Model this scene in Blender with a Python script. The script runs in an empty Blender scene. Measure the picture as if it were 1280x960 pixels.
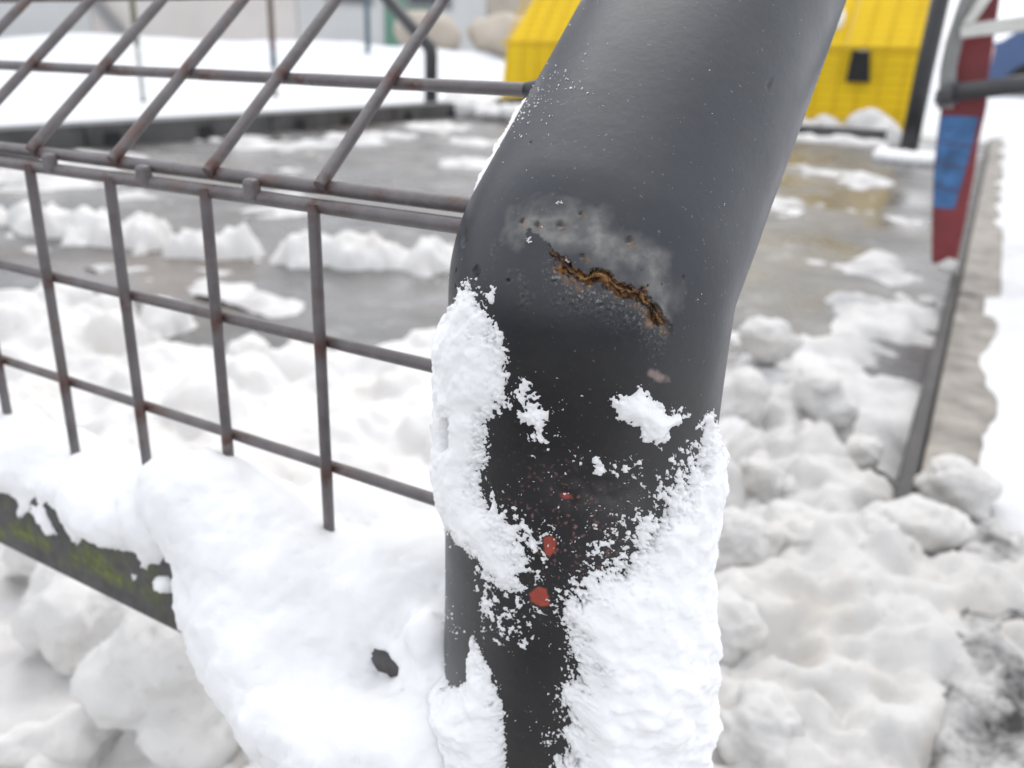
import bpy, bmesh, math, random
import numpy as np
from mathutils import Vector, Matrix

random.seed(7)
SC = bpy.context.scene
COL = SC.collection

# ------------------------------------------------------------------ camera
YAW, PITCH, ROLL = -0.5011, 0.3578, 0.0412
CAM = Vector((0.1807, -0.1970, 0.5000))
fw = Vector((math.sin(YAW)*math.cos(PITCH), math.cos(YAW)*math.cos(PITCH), -math.sin(PITCH)))
rt = Vector((math.cos(YAW), -math.sin(YAW), 0))
up = rt.cross(fw)
r2 = rt*math.cos(ROLL) + up*math.sin(ROLL)
u2 = up*math.cos(ROLL) - rt*math.sin(ROLL)
cd = bpy.data.cameras.new('camera')
cam = bpy.data.objects.new('camera', cd)
COL.objects.link(cam)
cam.matrix_world = Matrix(((r2.x, u2.x, -fw.x, CAM.x), (r2.y, u2.y, -fw.y, CAM.y), (r2.z, u2.z, -fw.z, CAM.z), (0, 0, 0, 1)))
cd.sensor_width = 36.0
cd.lens = 1015.5/1280*36
cd.clip_start = 0.01
cd.clip_end = 500
cd.dof.use_dof = True
cd.dof.focus_distance = 0.195
cd.dof.aperture_fstop = 13.5
SC.camera = cam

# ------------------------------------------------------------------ light
SUN_EL, SUN_AZ = math.radians(58), math.radians(-20)      # azimuth clockwise from +Y
w = bpy.data.worlds.new('World')
SC.world = w
w.use_nodes = True
nt = w.node_tree
sky = nt.nodes.new('ShaderNodeTexSky')
sky.sky_type = 'NISHITA'
sky.sun_disc = False
sky.sun_elevation = SUN_EL
sky.sun_rotation = SUN_AZ
sky.air_density = 1.0
sky.dust_density = 4.0
hs = nt.nodes.new('ShaderNodeHueSaturation')               # a veil of high cloud greys the blue
hs.inputs['Saturation'].default_value = 0.30
bg = nt.nodes['Background']
nt.links.new(sky.outputs[0], hs.inputs['Color'])
ov = nt.nodes.new('ShaderNodeMix')                         # thin even overcast in front of that sky
ov.data_type = 'RGBA'
ov.inputs[0].default_value = 0.80
ov.inputs[7].default_value = (6.4, 6.58, 6.95, 1)
nt.links.new(hs.outputs[0], ov.inputs[6])
nt.links.new(ov.outputs[2], bg.inputs[0])
bg.inputs[1].default_value = 0.12
sd = bpy.data.lights.new('sun', 'SUN')
sd.energy = 0.7
sd.angle = math.radians(60)
sd.color = (1.0, 0.97, 0.93)
so = bpy.data.objects.new('sun', sd)
COL.objects.link(so)
sdir = Vector((math.sin(SUN_AZ)*math.cos(SUN_EL), math.cos(SUN_AZ)*math.cos(SUN_EL), math.sin(SUN_EL)))
so.rotation_euler = sdir.to_track_quat('Z', 'Y').to_euler()
so.location = (0, 0, 6)
vs = SC.view_settings
vs.view_transform = 'Standard'
vs.look = 'None'
vs.exposure = 0.92
vs.gamma = 1
vs.use_curve_mapping = False

# ------------------------------------------------------------------ helpers
def gz(x, y):                                             # the site rises gently away from the post
    return -0.028*x + 0.028*y

def _h(ix, iy, iz, seed):
    n = (ix*374761393 + iy*668265263 + iz*2147483647 + seed*144665) & 0xffffffff
    n = ((n ^ (n >> 13))*1274126177) & 0xffffffff
    n = ((n ^ (n >> 16))*2246822519) & 0xffffffff
    return ((n ^ (n >> 15)) & 0xffffff)/float(0xffffff)*2 - 1

def noise(p, seed=0):
    """gradient noise, roughly -1..1"""
    p = np.asarray(p, float)
    i = np.floor(p).astype(np.int64)
    f0 = p - i
    f = f0*f0*f0*(f0*(f0*6 - 15) + 10)
    out = 0
    for a in (0, 1):
        wa = f[..., 0] if a else 1 - f[..., 0]
        for b in (0, 1):
            wb = f[..., 1] if b else 1 - f[..., 1]
            for c in (0, 1):
                wc = f[..., 2] if c else 1 - f[..., 2]
                h = [_h(i[..., 0]+a, i[..., 1]+b, i[..., 2]+c, seed*3 + 11*q) for q in range(3)]
                g = h[0]*(f0[..., 0]-a) + h[1]*(f0[..., 1]-b) + h[2]*(f0[..., 2]-c)
                out = out + wa*wb*wc*g
    return out*1.55

ROT = np.array([[0.36, 0.48, -0.8], [-0.8, 0.60, 0.0], [0.48, 0.64, 0.60]])
def fbm(p, octv=4, seed=0, gain=0.5):
    p = np.asarray(p, float)
    s, amp, tot = 0, 1.0, 0
    for k in range(octv):
        p = p @ ROT
        s = s + amp*noise(p*(2.03**k) + 17.3*k, seed + k)
        tot += amp
        amp *= gain
    return s/tot*1.35

def mesh_obj(name, verts, faces, mat, parent=None, smooth=True, attrs=None):
    me = bpy.data.meshes.new(name)
    v = np.asarray(verts, np.float32)
    if isinstance(faces, np.ndarray):
        n, k = faces.shape
        me.vertices.add(len(v))
        me.vertices.foreach_set('co', v.ravel())
        me.loops.add(n*k)
        me.loops.foreach_set('vertex_index', faces.astype(np.int32).ravel())
        me.polygons.add(n)
        me.polygons.foreach_set('loop_start', np.arange(0, n*k, k, dtype=np.int32))
        me.update(calc_edges=True)
    else:
        me.from_pydata([tuple(map(float, q)) for q in v], [], faces)
        me.update()
    if smooth:
        me.polygons.foreach_set('use_smooth', np.ones(len(me.polygons), bool))
    for an, av in (attrs or {}).items():
        a = me.attributes.new(an, 'FLOAT', 'POINT')
        a.data.foreach_set('value', np.asarray(av, np.float32).ravel())
    me.materials.append(mat)
    o = bpy.data.objects.new(name, me)
    COL.objects.link(o)
    o.parent = parent
    return o

def tag(o, label, cat, group=None, kind=None):
    o['label'] = label
    if cat: o['category'] = cat
    if group: o['group'] = group
    if kind: o['kind'] = kind
    return o

def structure(o):
    o['kind'] = 'structure'
    return o

def empty(name, loc=(0, 0, 0)):
    e = bpy.data.objects.new(name, None)
    e.empty_display_size = 0.05
    e.location = loc
    COL.objects.link(e)
    return e

class Geo:
    """collects simple shapes for one mesh"""
    def __init__(s): s.v = []; s.f = []
    def add(s, vs_, fs_):
        b = len(s.v)
        s.v += [tuple(q) for q in vs_]
        s.f += [tuple(b + i for i in f) for f in fs_]
        return s
    def box(s, x0, x1, y0, y1, z0, z1):
        return s.add([(x, y, z) for x in (x0, x1) for y in (y0, y1) for z in (z0, z1)],
                     [(0, 1, 3, 2), (4, 6, 7, 5), (0, 4, 5, 1), (2, 3, 7, 6), (0, 2, 6, 4), (1, 5, 7, 3)])
    def hexa(s, bot, top):
        return s.add(list(bot) + list(top), [(3, 2, 1, 0), (4, 5, 6, 7), (0, 1, 5, 4), (1, 2, 6, 5), (2, 3, 7, 6), (3, 0, 4, 7)])
    def tube(s, pts, r, n=14, cap=True):
        pts = [Vector(p) for p in pts]
        rs = r if isinstance(r, (list, tuple)) else [r]*len(pts)
        rings = []
        ref = None
        for i, p in enumerate(pts):
            t = (pts[min(i+1, len(pts)-1)] - pts[max(i-1, 0)]).normalized()
            if ref is None:
                ref = t.orthogonal().normalized()
            ref = (ref - t*ref.dot(t)).normalized()
            b = t.cross(ref)
            rings.append([p + (ref*math.cos(2*math.pi*k/n) + b*math.sin(2*math.pi*k/n))*rs[i] for k in range(n)])
        base = len(s.v)
        for R in rings: s.v += [tuple(q) for q in R]
        for i in range(len(pts)-1):
            for k in range(n):
                k2 = (k+1) % n
                s.f.append((base+i*n+k, base+i*n+k2, base+(i+1)*n+k2, base+(i+1)*n+k))
        if cap:
            s.f.append(tuple(base + k for k in range(n))[::-1])
            s.f.append(tuple(base + (len(pts)-1)*n + k for k in range(n)))
        return s
    def prism(s, pts, d):                                  # polygon (list of 3D points) extruded by vector d
        n = len(pts)
        p2 = [tuple(Vector(p) + Vector(d)) for p in pts]
        fs_ = [tuple(range(n))[::-1], tuple(range(n, 2*n))] + [(i, (i+1) % n, n+(i+1) % n, n+i) for i in range(n)]
        return s.add(list(pts) + p2, fs_)
    def build(s, name, mat, parent=None, smooth=False, bevel=0):
        o = mesh_obj(name, s.v, s.f, mat, parent, smooth)
        bm = bmesh.new(); bm.from_mesh(o.data); bmesh.ops.recalc_face_normals(bm, faces=bm.faces)
        bm.to_mesh(o.data); bm.free()
        if bevel:
            m = o.modifiers.new('bevel', 'BEVEL'); m.width = bevel; m.segments = 2; m.limit_method = 'ANGLE'
        return o

# ------------------------------------------------------------------ materials
class M:
    def __init__(s, name):
        s.m = bpy.data.materials.new(name)
        s.m.use_nodes = True
        s.t = s.m.node_tree
        s.p = s.t.nodes['Principled BSDF']
        s.pos = None
    def n(s, t, **k):
        x = s.t.nodes.new('ShaderNode' + t)
        for a, b in k.items(): setattr(x, a, b)
        return x
    def link(s, a, b): s.t.links.new(a, b)
    def coord(s):
        if s.pos is None: s.pos = s.n('NewGeometry').outputs['Position']
        return s.pos
    def noise(s, scale, detail=4, rough=0.6, lo=0.35, hi=0.65):
        x = s.n('TexNoise'); x.inputs['Scale'].default_value = scale
        x.inputs['Detail'].default_value = detail; x.inputs['Roughness'].default_value = rough
        s.link(s.coord(), x.inputs['Vector'])
        return s.ramp(x.outputs[0], lo, hi)
    def ramp(s, sock, lo, hi, a=0.0, b=1.0):
        mr = s.n('MapRange')
        for k, v in zip(('From Min', 'From Max', 'To Min', 'To Max'), (lo, hi, a, b)): mr.inputs[k].default_value = v
        s.link(sock, mr.inputs['Value'])
        return mr.outputs[0]
    def attr(s, name):
        x = s.n('Attribute'); x.attribute_name = name
        return x.outputs['Fac']
    def mul(s, a, b):
        x = s.n('Math', operation='MULTIPLY')
        for i, q in enumerate((a, b)):
            if isinstance(q, (int, float)): x.inputs[i].default_value = q
            else: s.link(q, x.inputs[i])
        return x.outputs[0]
    def mix(s, fac, a, b):
        x = s.n('Mix', data_type='RGBA')
        if isinstance(fac, (int, float)): x.inputs[0].default_value = fac
        else: s.link(fac, x.inputs[0])
        for i, q in ((6, a), (7, b)):
            if isinstance(q, tuple): x.inputs[i].default_value = (*q, 1)
            else: s.link(q, x.inputs[i])
        return x.outputs[2]
    def mixf(s, fac, a, b):
        x = s.n('Mix', data_type='FLOAT')
        s.link(fac, x.inputs[0])
        for i, q in ((2, a), (3, b)):
            if isinstance(q, (int, float)): x.inputs[i].default_value = q
            else: s.link(q, x.inputs[i])
        return x.outputs[0]
    def set(s, k, v):
        if isinstance(v, (int, float)): s.p.inputs[k].default_value = v
        elif isinstance(v, tuple): s.p.inputs[k].default_value = (*v, 1)
        else: s.link(v, s.p.inputs[k])
        return s
    def bump(s, h, strength, dist):
        b = s.n('Bump'); b.inputs['Strength'].default_value = strength; b.inputs['Distance'].default_value = dist
        s.link(h, b.inputs['Height']); s.link(b.outputs[0], s.p.inputs['Normal'])
        return s

def mat_paint():
    m = M('black_paint')
    base = m.mix(m.noise(60, 5, 0.6), (0.0082, 0.0108, 0.0175), (0.0118, 0.0150, 0.0235))
    base = m.mix(m.attr('lower_tone'), base, m.mix(m.noise(80, 5, .6), (0.0105, 0.0098, 0.0104), (0.0150, 0.0138, 0.0142)))   # browner, more neutral tone below the bend
    base = m.mix(m.mul(m.noise(900, 2, 0.5, 0.70, 0.74), 0.5), base, (0.16, 0.16, 0.165))      # specks of grit
    base = m.mix(m.mul(m.noise(28, 6, 0.7, 0.52, 0.75), 0.22), base, (0.06, 0.058, 0.056))     # dried dirt
    f = m.attr('filler')
    fcol = m.mix(m.noise(170, 4, 0.6), (0.10, 0.10, 0.10), (0.22, 0.215, 0.20))
    base = m.mix(f, base, fcol)
    g = m.attr('grit')
    gcol = m.mix(m.noise(1300, 3, 0.7, 0.52, 0.66), (0.018, 0.018, 0.019), (0.27, 0.27, 0.28))
    base = m.mix(g, base, gcol)
    rcol = m.mix(m.noise(500, 3, 0.6, 0.4, 0.62), (0.030, 0.013, 0.007), (0.26, 0.12, 0.035))
    base = m.mix(m.attr('rust'), base, rcol)
    pcol = m.mix(m.noise(700, 3, 0.6), (0.36, 0.062, 0.04), (0.27, 0.05, 0.035))
    base = m.mix(m.attr('primer'), base, pcol)
    base = m.mix(m.attr('pit'), base, (0.012, 0.008, 0.007))
    m.set('Base Color', base)
    rg = m.mixf(m.noise(35, 5, 0.6), 0.34, 0.44)
    rg = m.mixf(m.attr('rust'), rg, 0.16)
    m.set('Roughness', rg)
    m.set('Specular IOR Level', 0.62)
    hgt = m.n('TexNoise'); hgt.inputs['Scale'].default_value = 420; hgt.inputs['Detail'].default_value = 4
    m.link(m.coord(), hgt.inputs['Vector'])
    gh = m.n('TexNoise'); gh.inputs['Scale'].default_value = 1100; gh.inputs['Detail'].default_value = 3
    m.link(m.coord(), gh.inputs['Vector'])
    gg = m.n('Math', operation='MULTIPLY_ADD')
    m.link(m.mul(gh.outputs[0], 3.0), gg.inputs[0]); m.link(g, gg.inputs[1]); m.link(hgt.outputs[0], gg.inputs[2])
    m.bump(gg.outputs[0], 0.16, 0.0004)
    return m.m

def mat_wire():
    m = M('wire_paint')
    base = m.mix(m.noise(90, 5, 0.6), (0.105, 0.095, 0.097), (0.15, 0.138, 0.14))
    r = m.noise(55, 6, 0.7, 0.53, 0.66)
    rust = m.mix(m.noise(300, 4, 0.6), (0.075, 0.032, 0.022), (0.15, 0.065, 0.04))
    base = m.mix(m.mul(r, 0.55), base, rust)
    a = m.n('Math', operation='MULTIPLY'); m.link(m.attr('rust'), a.inputs[0]); m.link(m.noise(220, 4, 0.6, 0.36, 0.55), a.inputs[1])
    base = m.mix(a.outputs[0], base, (0.085, 0.036, 0.028))
    m.set('Base Color', base).set('Roughness', 0.42)
    h = m.n('TexNoise'); h.inputs['Scale'].default_value = 500; h.inputs['Detail'].default_value = 4
    m.link(m.coord(), h.inputs['Vector'])
    m.bump(h.outputs[0], 0.3, 0.0008)
    return m.m

def mat_snow(name, dirt=0.0, tint=(0.55, 0.47, 0.38), scale=14, fine=900, bstr=0.25, base=(0.86, 0.865, 0.875), grey=0.0, sss=0.0, gcol=(0.30, 0.30, 0.31)):
    m = M(name)
    c = m.mix(m.noise(scale*0.6, 4, 0.6), base, tuple(q*0.97 for q in base))
    if dirt:
        c = m.mix(m.mul(m.noise(scale, 6, 0.65, 0.50, 0.78), dirt), c, tint)
        c = m.mix(m.mul(m.noise(scale*6, 4, 0.6, 0.64, 0.74), dirt*0.8), c, (0.30, 0.25, 0.20))
    if grey:
        c = m.mix(m.mul(m.noise(scale*0.8, 5, 0.65, 0.42, 0.68), grey), c, gcol)
    m.set('Base Color', c).set('Roughness', 0.75).set('Specular IOR Level', 0.25)
    if sss:
        m.set('Subsurface Weight', sss).set('Subsurface Scale', 0.004)
        m.p.inputs['Subsurface Radius'].default_value = (1.0, 1.0, 1.0)
    h = m.n('TexNoise'); h.inputs['Scale'].default_value = fine; h.inputs['Detail'].default_value = 5; h.inputs['Roughness'].default_value = 0.7
    m.link(m.coord(), h.inputs['Vector'])
    m.bump(h.outputs[0], bstr, 1.2/fine)
    return m.m

def mat_floor():
    m = M('wet_asphalt')
    c = m.mix(m.noise(3.2, 6, 0.65, 0.4, 0.62), (0.055, 0.053, 0.052), (0.12, 0.115, 0.11))
    c = m.mix(m.mul(m.noise(1.7, 5, 0.6, 0.52, 0.68), 0.75), c, (0.13, 0.10, 0.075))
    c = m.mix(m.mul(m.noise(8, 6, 0.7, 0.54, 0.70), 0.5), c, (0.36, 0.36, 0.37))             # thin slush film
    c = m.mix(m.mul(m.noise(160, 3, 0.6, 0.5, 0.7), 0.4), c, (0.20, 0.195, 0.19))
    m.set('Base Color', c)
    m.set('Roughness', m.mixf(m.noise(2.4, 5, 0.6, 0.42, 0.6), 0.16, 0.5))
    h = m.n('TexNoise'); h.inputs['Scale'].default_value = 60; h.inputs['Detail'].default_value = 6
    m.link(m.coord(), h.inputs['Vector'])
    m.bump(h.outputs[0], 0.35, 0.006)
    return m.m

def mat_plain(name, col, rough=0.5, var=0.25, scale=20, metal=0.0, bump=0.0, bscale=200):
    m = M(name)
    c = m.mix(m.noise(scale, 5, 0.6), tuple(q*(1-var) for q in col), tuple(min(1, q*(1+var)) for q in col))
    m.set('Base Color', c).set('Roughness', rough).set('Metallic', metal)
    if bump:
        h = m.n('TexNoise'); h.inputs['Scale'].default_value = bscale; h.inputs['Detail'].default_value = 5
        m.link(m.coord(), h.inputs['Vector']); m.bump(h.outputs[0], bump, 0.5/bscale)
    return m.m

def mat_rail():
    m = M('mossy_rail')
    c = m.mix(m.noise(120, 5, 0.65), (0.045, 0.043, 0.045), (0.085, 0.080, 0.080))
    c = m.mix(m.attr('moss'), c, m.mix(m.noise(260, 4, 0.6), (0.055, 0.075, 0.012), (0.15, 0.18, 0.03)))
    m.set('Base Color', c).set('Roughness', 0.6)
    h = m.n('TexNoise'); h.inputs['Scale'].default_value = 400; h.inputs['Detail'].default_value = 5
    m.link(m.coord(), h.inputs['Vector']); m.bump(h.outputs[0], 0.4, 0.001)
    return m.m

PAINT = mat_paint()
WIRE = mat_wire()
SNOW = mat_snow('fresh_snow', 0, scale=30, sss=0.6, base=(.88, .882, .888))
SNOWP = mat_snow('clinging_snow', 0, scale=30, fine=1500, bstr=0.15, sss=0.6, base=(.89, .892, .898))
DIRTY = mat_snow('dirty_snow', 0.6, tint=(0.46, 0.40, 0.33), scale=10, fine=160, bstr=0.3, base=(0.56, 0.55, 0.535))
HEAP = mat_snow('trodden_snow', 0.5, tint=(0.62, 0.55, 0.46), scale=9, fine=160, bstr=0.3, base=(0.70, 0.69, 0.68))
CHUNK = mat_snow('snow_chunk', 0.5, tint=(0.64, 0.57, 0.48), scale=11, fine=160, bstr=0.3, base=(0.58, 0.57, 0.555))
CHUNK2 = mat_snow('pale_snow_chunk', 0.35, tint=(0.60, 0.55, 0.48), scale=11, fine=160, bstr=0.3, base=(0.70, 0.69, 0.675))
SLUSH = mat_snow('grey_slush', 0.30, scale=7, fine=90, bstr=0.4, base=(0.66, 0.65, 0.64), grey=0.75)
FIELD = mat_snow('snow_field', 0.0, scale=1.2, fine=20, bstr=0.3, base=(0.68, 0.695, 0.72))
FLOOR = mat_floor()
RAIL = mat_rail()
BLACK = mat_plain('dark_paint', (0.022, 0.022, 0.025), 0.4)
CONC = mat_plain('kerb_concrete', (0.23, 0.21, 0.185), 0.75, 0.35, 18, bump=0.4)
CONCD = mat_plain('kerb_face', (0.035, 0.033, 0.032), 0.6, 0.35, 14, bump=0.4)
EDGE = mat_plain('dark_edging', (0.06, 0.06, 0.062), 0.5, 0.4, 6, bump=0.3, bscale=60)
HOLE = mat_plain('dark_opening', (0.012, 0.012, 0.013), 0.8)
YEL = mat_plain('yellow_paint', (0.84, 0.60, 0.004), 0.65, 0.06, 2)
YELW = mat_plain('yellow_wire', (0.62, 0.42, 0.004), 0.6, 0.08, 5)  # darker than the sheets: the wires' shadow is put into the colour
RED = mat_plain('red_paint', (0.17, 0.022, 0.026), 0.45, 0.18, 12)
BLUE = mat_plain('blue_paint', (0.035, 0.115, 0.27), 0.45, 0.35, 25)
GREY = mat_plain('grey_steel', (0.20, 0.205, 0.20), 0.5, 0.12, 15)
DGREY = mat_plain('dark_grey_tube', (0.05, 0.05, 0.053), 0.45, 0.15, 15)
WHITE = mat_plain('white_paint', (0.55, 0.55, 0.52), 0.5, 0.10, 20)

# ------------------------------------------------------------------ ground
def grid_mesh(name, x0, x1, y0, y1, step, hfun, mat, keep=None, parent=None):
    xs = np.linspace(x0, x1, int((x1-x0)/step)+1); ys = np.linspace(y0, y1, int((y1-y0)/step)+1)
    X, Y = np.meshgrid(xs, ys, indexing='ij')
    H = hfun(X, Y)
    Z = gz(X, Y) + H
    n1, n2 = X.shape
    idx = np.arange(n1*n2).reshape(n1, n2)
    F = np.stack([idx[:-1, :-1], idx[1:, :-1], idx[1:, 1:], idx[:-1, 1:]], -1).reshape(-1, 4)
    V = np.stack([X, Y, Z], -1).reshape(-1, 3)
    if keep is not None:
        K = (H > keep).ravel()
        F = F[K[F].any(1)]
        used = np.unique(F)
        remap = np.zeros(len(V), int); remap[used] = np.arange(len(used))
        V = V[used]; F = remap[F]
    return mesh_obj(name, V, F, mat, parent)

# floor of the court, the yards on either side and the wide ground
structure(grid_mesh('court_floor', -3.40, 0.30, -0.45, 7.25, 0.05, lambda x, y: 0.004*fbm(np.stack([x*3, y*3, 0*x], -1), 3, 5), FLOOR))
def field_h(x, y):
    b = 0.30*np.exp(-((x+7.2+0.25*np.sin(y*.7))/0.75)**2)*(1+0.35*np.sin(y*1.3+.6)*np.sin(y*.5))
    b = b + 0.22*np.exp(-((y-10.5+0.3*np.sin(x*0.8))/0.8)**2)*(1+0.4*np.sin(x*1.1))
    e = np.clip((-3.45-x)/0.25, 0, 1)
    s = 0.07*e + b*(x < -3.4) + 0.05*fbm(np.stack([x*.7, y*.7, 0*x], -1), 4, 9)*e
    return s + 0.006*fbm(np.stack([x*4, y*4, 0*x], -1), 3, 4)
structure(grid_mesh('snow_field', -14, -3.38, -4, 16, 0.08, field_h, FIELD))
structure(grid_mesh('snow_field', -3.38, 14, 7.0, 16, 0.08, lambda x, y: -.04+.09*np.clip((y-7.0)/.25, 0, 1)+0.12*np.clip((y-7.4)/2, 0, 1)+0.05*fbm(np.stack([x*.7, y*.7, 0*x], -1), 4, 9)*np.clip((y-7.0)/.3, 0, 1), FIELD))
def yard_h(x, y):
    near = np.exp(-((x-0.30)/0.10)**2)
    return 0.072 + 0.05*np.clip((x-0.42)/0.5, 0, 1) + .03*np.clip((x-.25)/.06, -.3, 1)*near + .030*fbm(np.stack([x*11, y*3.5, 0*x], -1), 4, 13) + 0.03*fbm(np.stack([x*2.5, y*2.5, 0*x], -1), 4, 3)*(1-near)
structure(grid_mesh('snow_yard', 0.238, 7.5, -.42, 7.1, 0.05, yard_h, mat_snow('yard_snow', 0.2, scale=3, fine=20, bstr=.3, base=(.68, .685, .70), grey=.5, gcol=(.36, .36, .37))))
structure(Geo().add([(-220, -150, gz(-220, -150)-0.15), (220, -150, gz(220, -150)-0.15), (220, 260, gz(220, 260)-0.15), (-220, 260, gz(-220, 260)-0.15)], [(0, 1, 2, 3)]).build('ground', FIELD))

structure(grid_mesh('dark_front_ground', -5, 5, -4.0, -0.45, 0.1, lambda x, y: 0.003*fbm(np.stack([x*3, y*3, 0*x], -1), 3, 6), mat_plain('dark_front', (0.035, 0.034, 0.033), .7, .3, 12, bump=.4)))  # unseen ground, added dark for its reflection in the lower pipe
# right-hand concrete kerb (two courses with a joint line) on dark inner face
def kerb_line(name, x0, x1, y0, y1, h, mat, face=None, seg=1.0):
    e = empty(name, (0, 0, 0))
    y = y0
    while y < y1 - 1e-6:
        yb = min(y1, y + seg)
        g = Geo()
        a, b = y + 0.003, yb - 0.003
        dz = random.uniform(-0.003, 0.003)
        def P(x, yy, z): return (x, yy, gz(x, yy) + z)
        g.hexa([P(x0, a, -0.1), P(x1, a, -0.1), P(x1, b, -0.1), P(x0, b, -0.1)],
               [P(x0, a, h+dz), P(x1, a, h+dz), P(x1, b, h+dz), P(x0, b, h+dz)])
        g.build('kerb_stone', mat, e, bevel=0.006)
        y = yb
    return e
k = kerb_line('concrete_kerb', 0.190, 0.268, -1.5, 6.5, 0.080, CONC, seg=1.6)
tag(k, 'weathered concrete kerb with dark inner face that the red and blue board stands on', 'kerb')
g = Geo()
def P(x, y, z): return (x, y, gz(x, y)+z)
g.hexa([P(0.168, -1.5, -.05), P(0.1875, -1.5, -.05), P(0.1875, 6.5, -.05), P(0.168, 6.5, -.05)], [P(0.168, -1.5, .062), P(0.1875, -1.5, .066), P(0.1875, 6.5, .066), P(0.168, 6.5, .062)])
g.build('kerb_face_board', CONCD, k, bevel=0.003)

# dark edging on the far left side with drain notches
e = empty('court_edging', (-3.3, 0, 0))
tag(e, 'low dark edging with drain notches along the snow field', 'edging')
def LP(x, y, z): return (x+3.3, y, gz(x, y)+z)
y = -1.2
while y < 6.5:
    yb = y + 1.1
    Geo().hexa([LP(-3.36, y+.004, -.1), LP(-3.24, y+.004, -.1), LP(-3.24, yb-.004, -.1), LP(-3.36, yb-.004, -.1)],
               [LP(-3.36, y+.004, .10), LP(-3.24, y+.004, .098), LP(-3.24, yb-.004, .098), LP(-3.36, yb-.004, .10)]).build('edging_board', EDGE, e, bevel=0.005)
    for q in (0.18, 0.66):
        c = y + q + random.uniform(-.06, .06)
        Geo().hexa([LP(-3.25, c-.05, .0), LP(-3.2375, c-.05, .0), LP(-3.2375, c+.05, .0), LP(-3.25, c+.05, .0)],
                   [LP(-3.25, c-.04, .06), LP(-3.2375, c-.04, .06), LP(-3.2375, c+.04, .06), LP(-3.25, c+.04, .06)]).build('drain_notch', HOLE, e)
    y = yb
# end edging
e = empty('end_edging', (-1.9, 5.95, 0))
tag(e, 'low dark edging in front of the yellow goal', 'edging')
for i in range(3):
    x0, x1 = -3.30 + i*0.96, -3.30 + (i+1)*0.96 - 0.008
    Geo().box(x0+1.9, x1+1.9, 0.0, 0.10, gz((x0+x1)/2, 6)-.1, gz((x0+x1)/2, 6)+0.09).build('edging_board', EDGE, e, bevel=0.005)

# ------------------------------------------------------------------ the bent post
PX, RR, J = 0.0955, 0.038, 0.4617
ZB, ANG = J-0.010, math.radians(49)
def surf(u, s, h):
    """u: arc in m from the front of the pipe, s: path in m from the bend, h: height above the surface"""
    th = u/RR + 1.5*math.pi
    y0 = RR*np.sin(th); zc = ZB - y0*math.tan(ANG/2)
    R = np.maximum(.004, .012 - y0); T = R*math.tan(ANG/2); L = R*ANG
    ph = np.clip((s + L/2)/R, 0, ANG)
    y = y0 + R*(1-np.cos(ph)); z = zc - T + R*np.sin(ph)
    lo = np.minimum(s + L/2, 0); hi = np.maximum(s - L/2, 0)
    z = z + lo + hi*math.cos(ANG); y = y + hi*math.sin(ANG)
    n0 = np.sin(th)
    return np.stack([PX + RR*np.cos(th) + h*np.cos(th), y + h*n0*np.cos(ph), z - h*n0*np.sin(ph)], -1)

def seg_dist(U, S, poly, closed=False):
    """distance to a polyline (mm) and the side it lies on"""
    d = np.full(U.shape, 1e9); side = np.zeros(U.shape)
    n = len(poly)
    for i in range(n if closed else n-1):
        ax, ay = poly[i]; bx, by = poly[(i+1) % n]
        dx, dy = bx-ax, by-ay
        t = np.clip(((U-ax)*dx + (S-ay)*dy)/(dx*dx+dy*dy+1e-9), 0, 1)
        q = np.hypot(U-ax-t*dx, S-ay-t*dy)
        c = dx*(S-ay) - dy*(U-ax)
        m = q < d
        d = np.where(m, q, d); side = np.where(m, np.sign(c), side)
    return d, side
def inside(U, S, poly):
    r = np.zeros(U.shape, bool)
    n = len(poly)
    for i in range(n):
        ax, ay = poly[i]; bx, by = poly[(i+1) % n]
        c = ((ay > S) != (by > S)) & (U < (bx-ax)*(S-ay)/((by-ay) if by != ay else 1e-9) + ax)
        r ^= c
    return r
def sdf(U, S, poly):
    d, _ = seg_dist(U, S, poly, True)
    return np.where(inside(U, S, poly), d, -d)
def blob(U, S, u, s, r): return np.clip(1.4 - np.hypot(U-u, S-s)/r*1.0, 0, 1)

CRACK = [(4.8, -2.0), (8.1, -4.0), (10.7, -5.6), (13.4, -6.2), (16.3, -4.2), (18.7, -5.0), (21.4, -6.2), (24.5, -6.6), (26.9, -5.4), (28.0, -7.8), (30.5, -8.6), (32.2, -10.4), (34.8, -12.0)]
FILL = [(-7.7, 4.2), (3.7, 8.4), (13.4, 7.4), (23.5, 4.2), (31.4, 0.8), (35.5, -6.8), (34.0, -11.0), (25.7, -5.4), (16.2, -4.2), (6.5, -2.6), (-4.3, -2.5)]
RED1 = [(8.4, -74.2), (10.6, -72.8), (11.9, -74.0), (11.8, -76.6), (10.3, -79.4), (8.8, -77.8)]
RED2 = [(5.4, -91.8), (7.7, -88.8), (10.2, -88.6), (11.3, -93.4), (8.9, -94.4), (6.2, -94.0)]
PITS = [(-4.5, 3.2, .6), (-0.3, 2.8, .7), (5.2, 3.6, .9), (11.8, -2.6, .6), (21.0, 3.4, .8), (-25.3, -1.0, 1.6), (-24.4, -2.2, 1.0), (-15.8, -9.6, 1.2), (-16.2, -11.2, .9), (-27.0, -9, .6), (9, 7, .4), (36, -1, .35), (-26, -13, .6), (-5, -11, .4), (40, 62, .6), (-12, 26, .35)]

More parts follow.
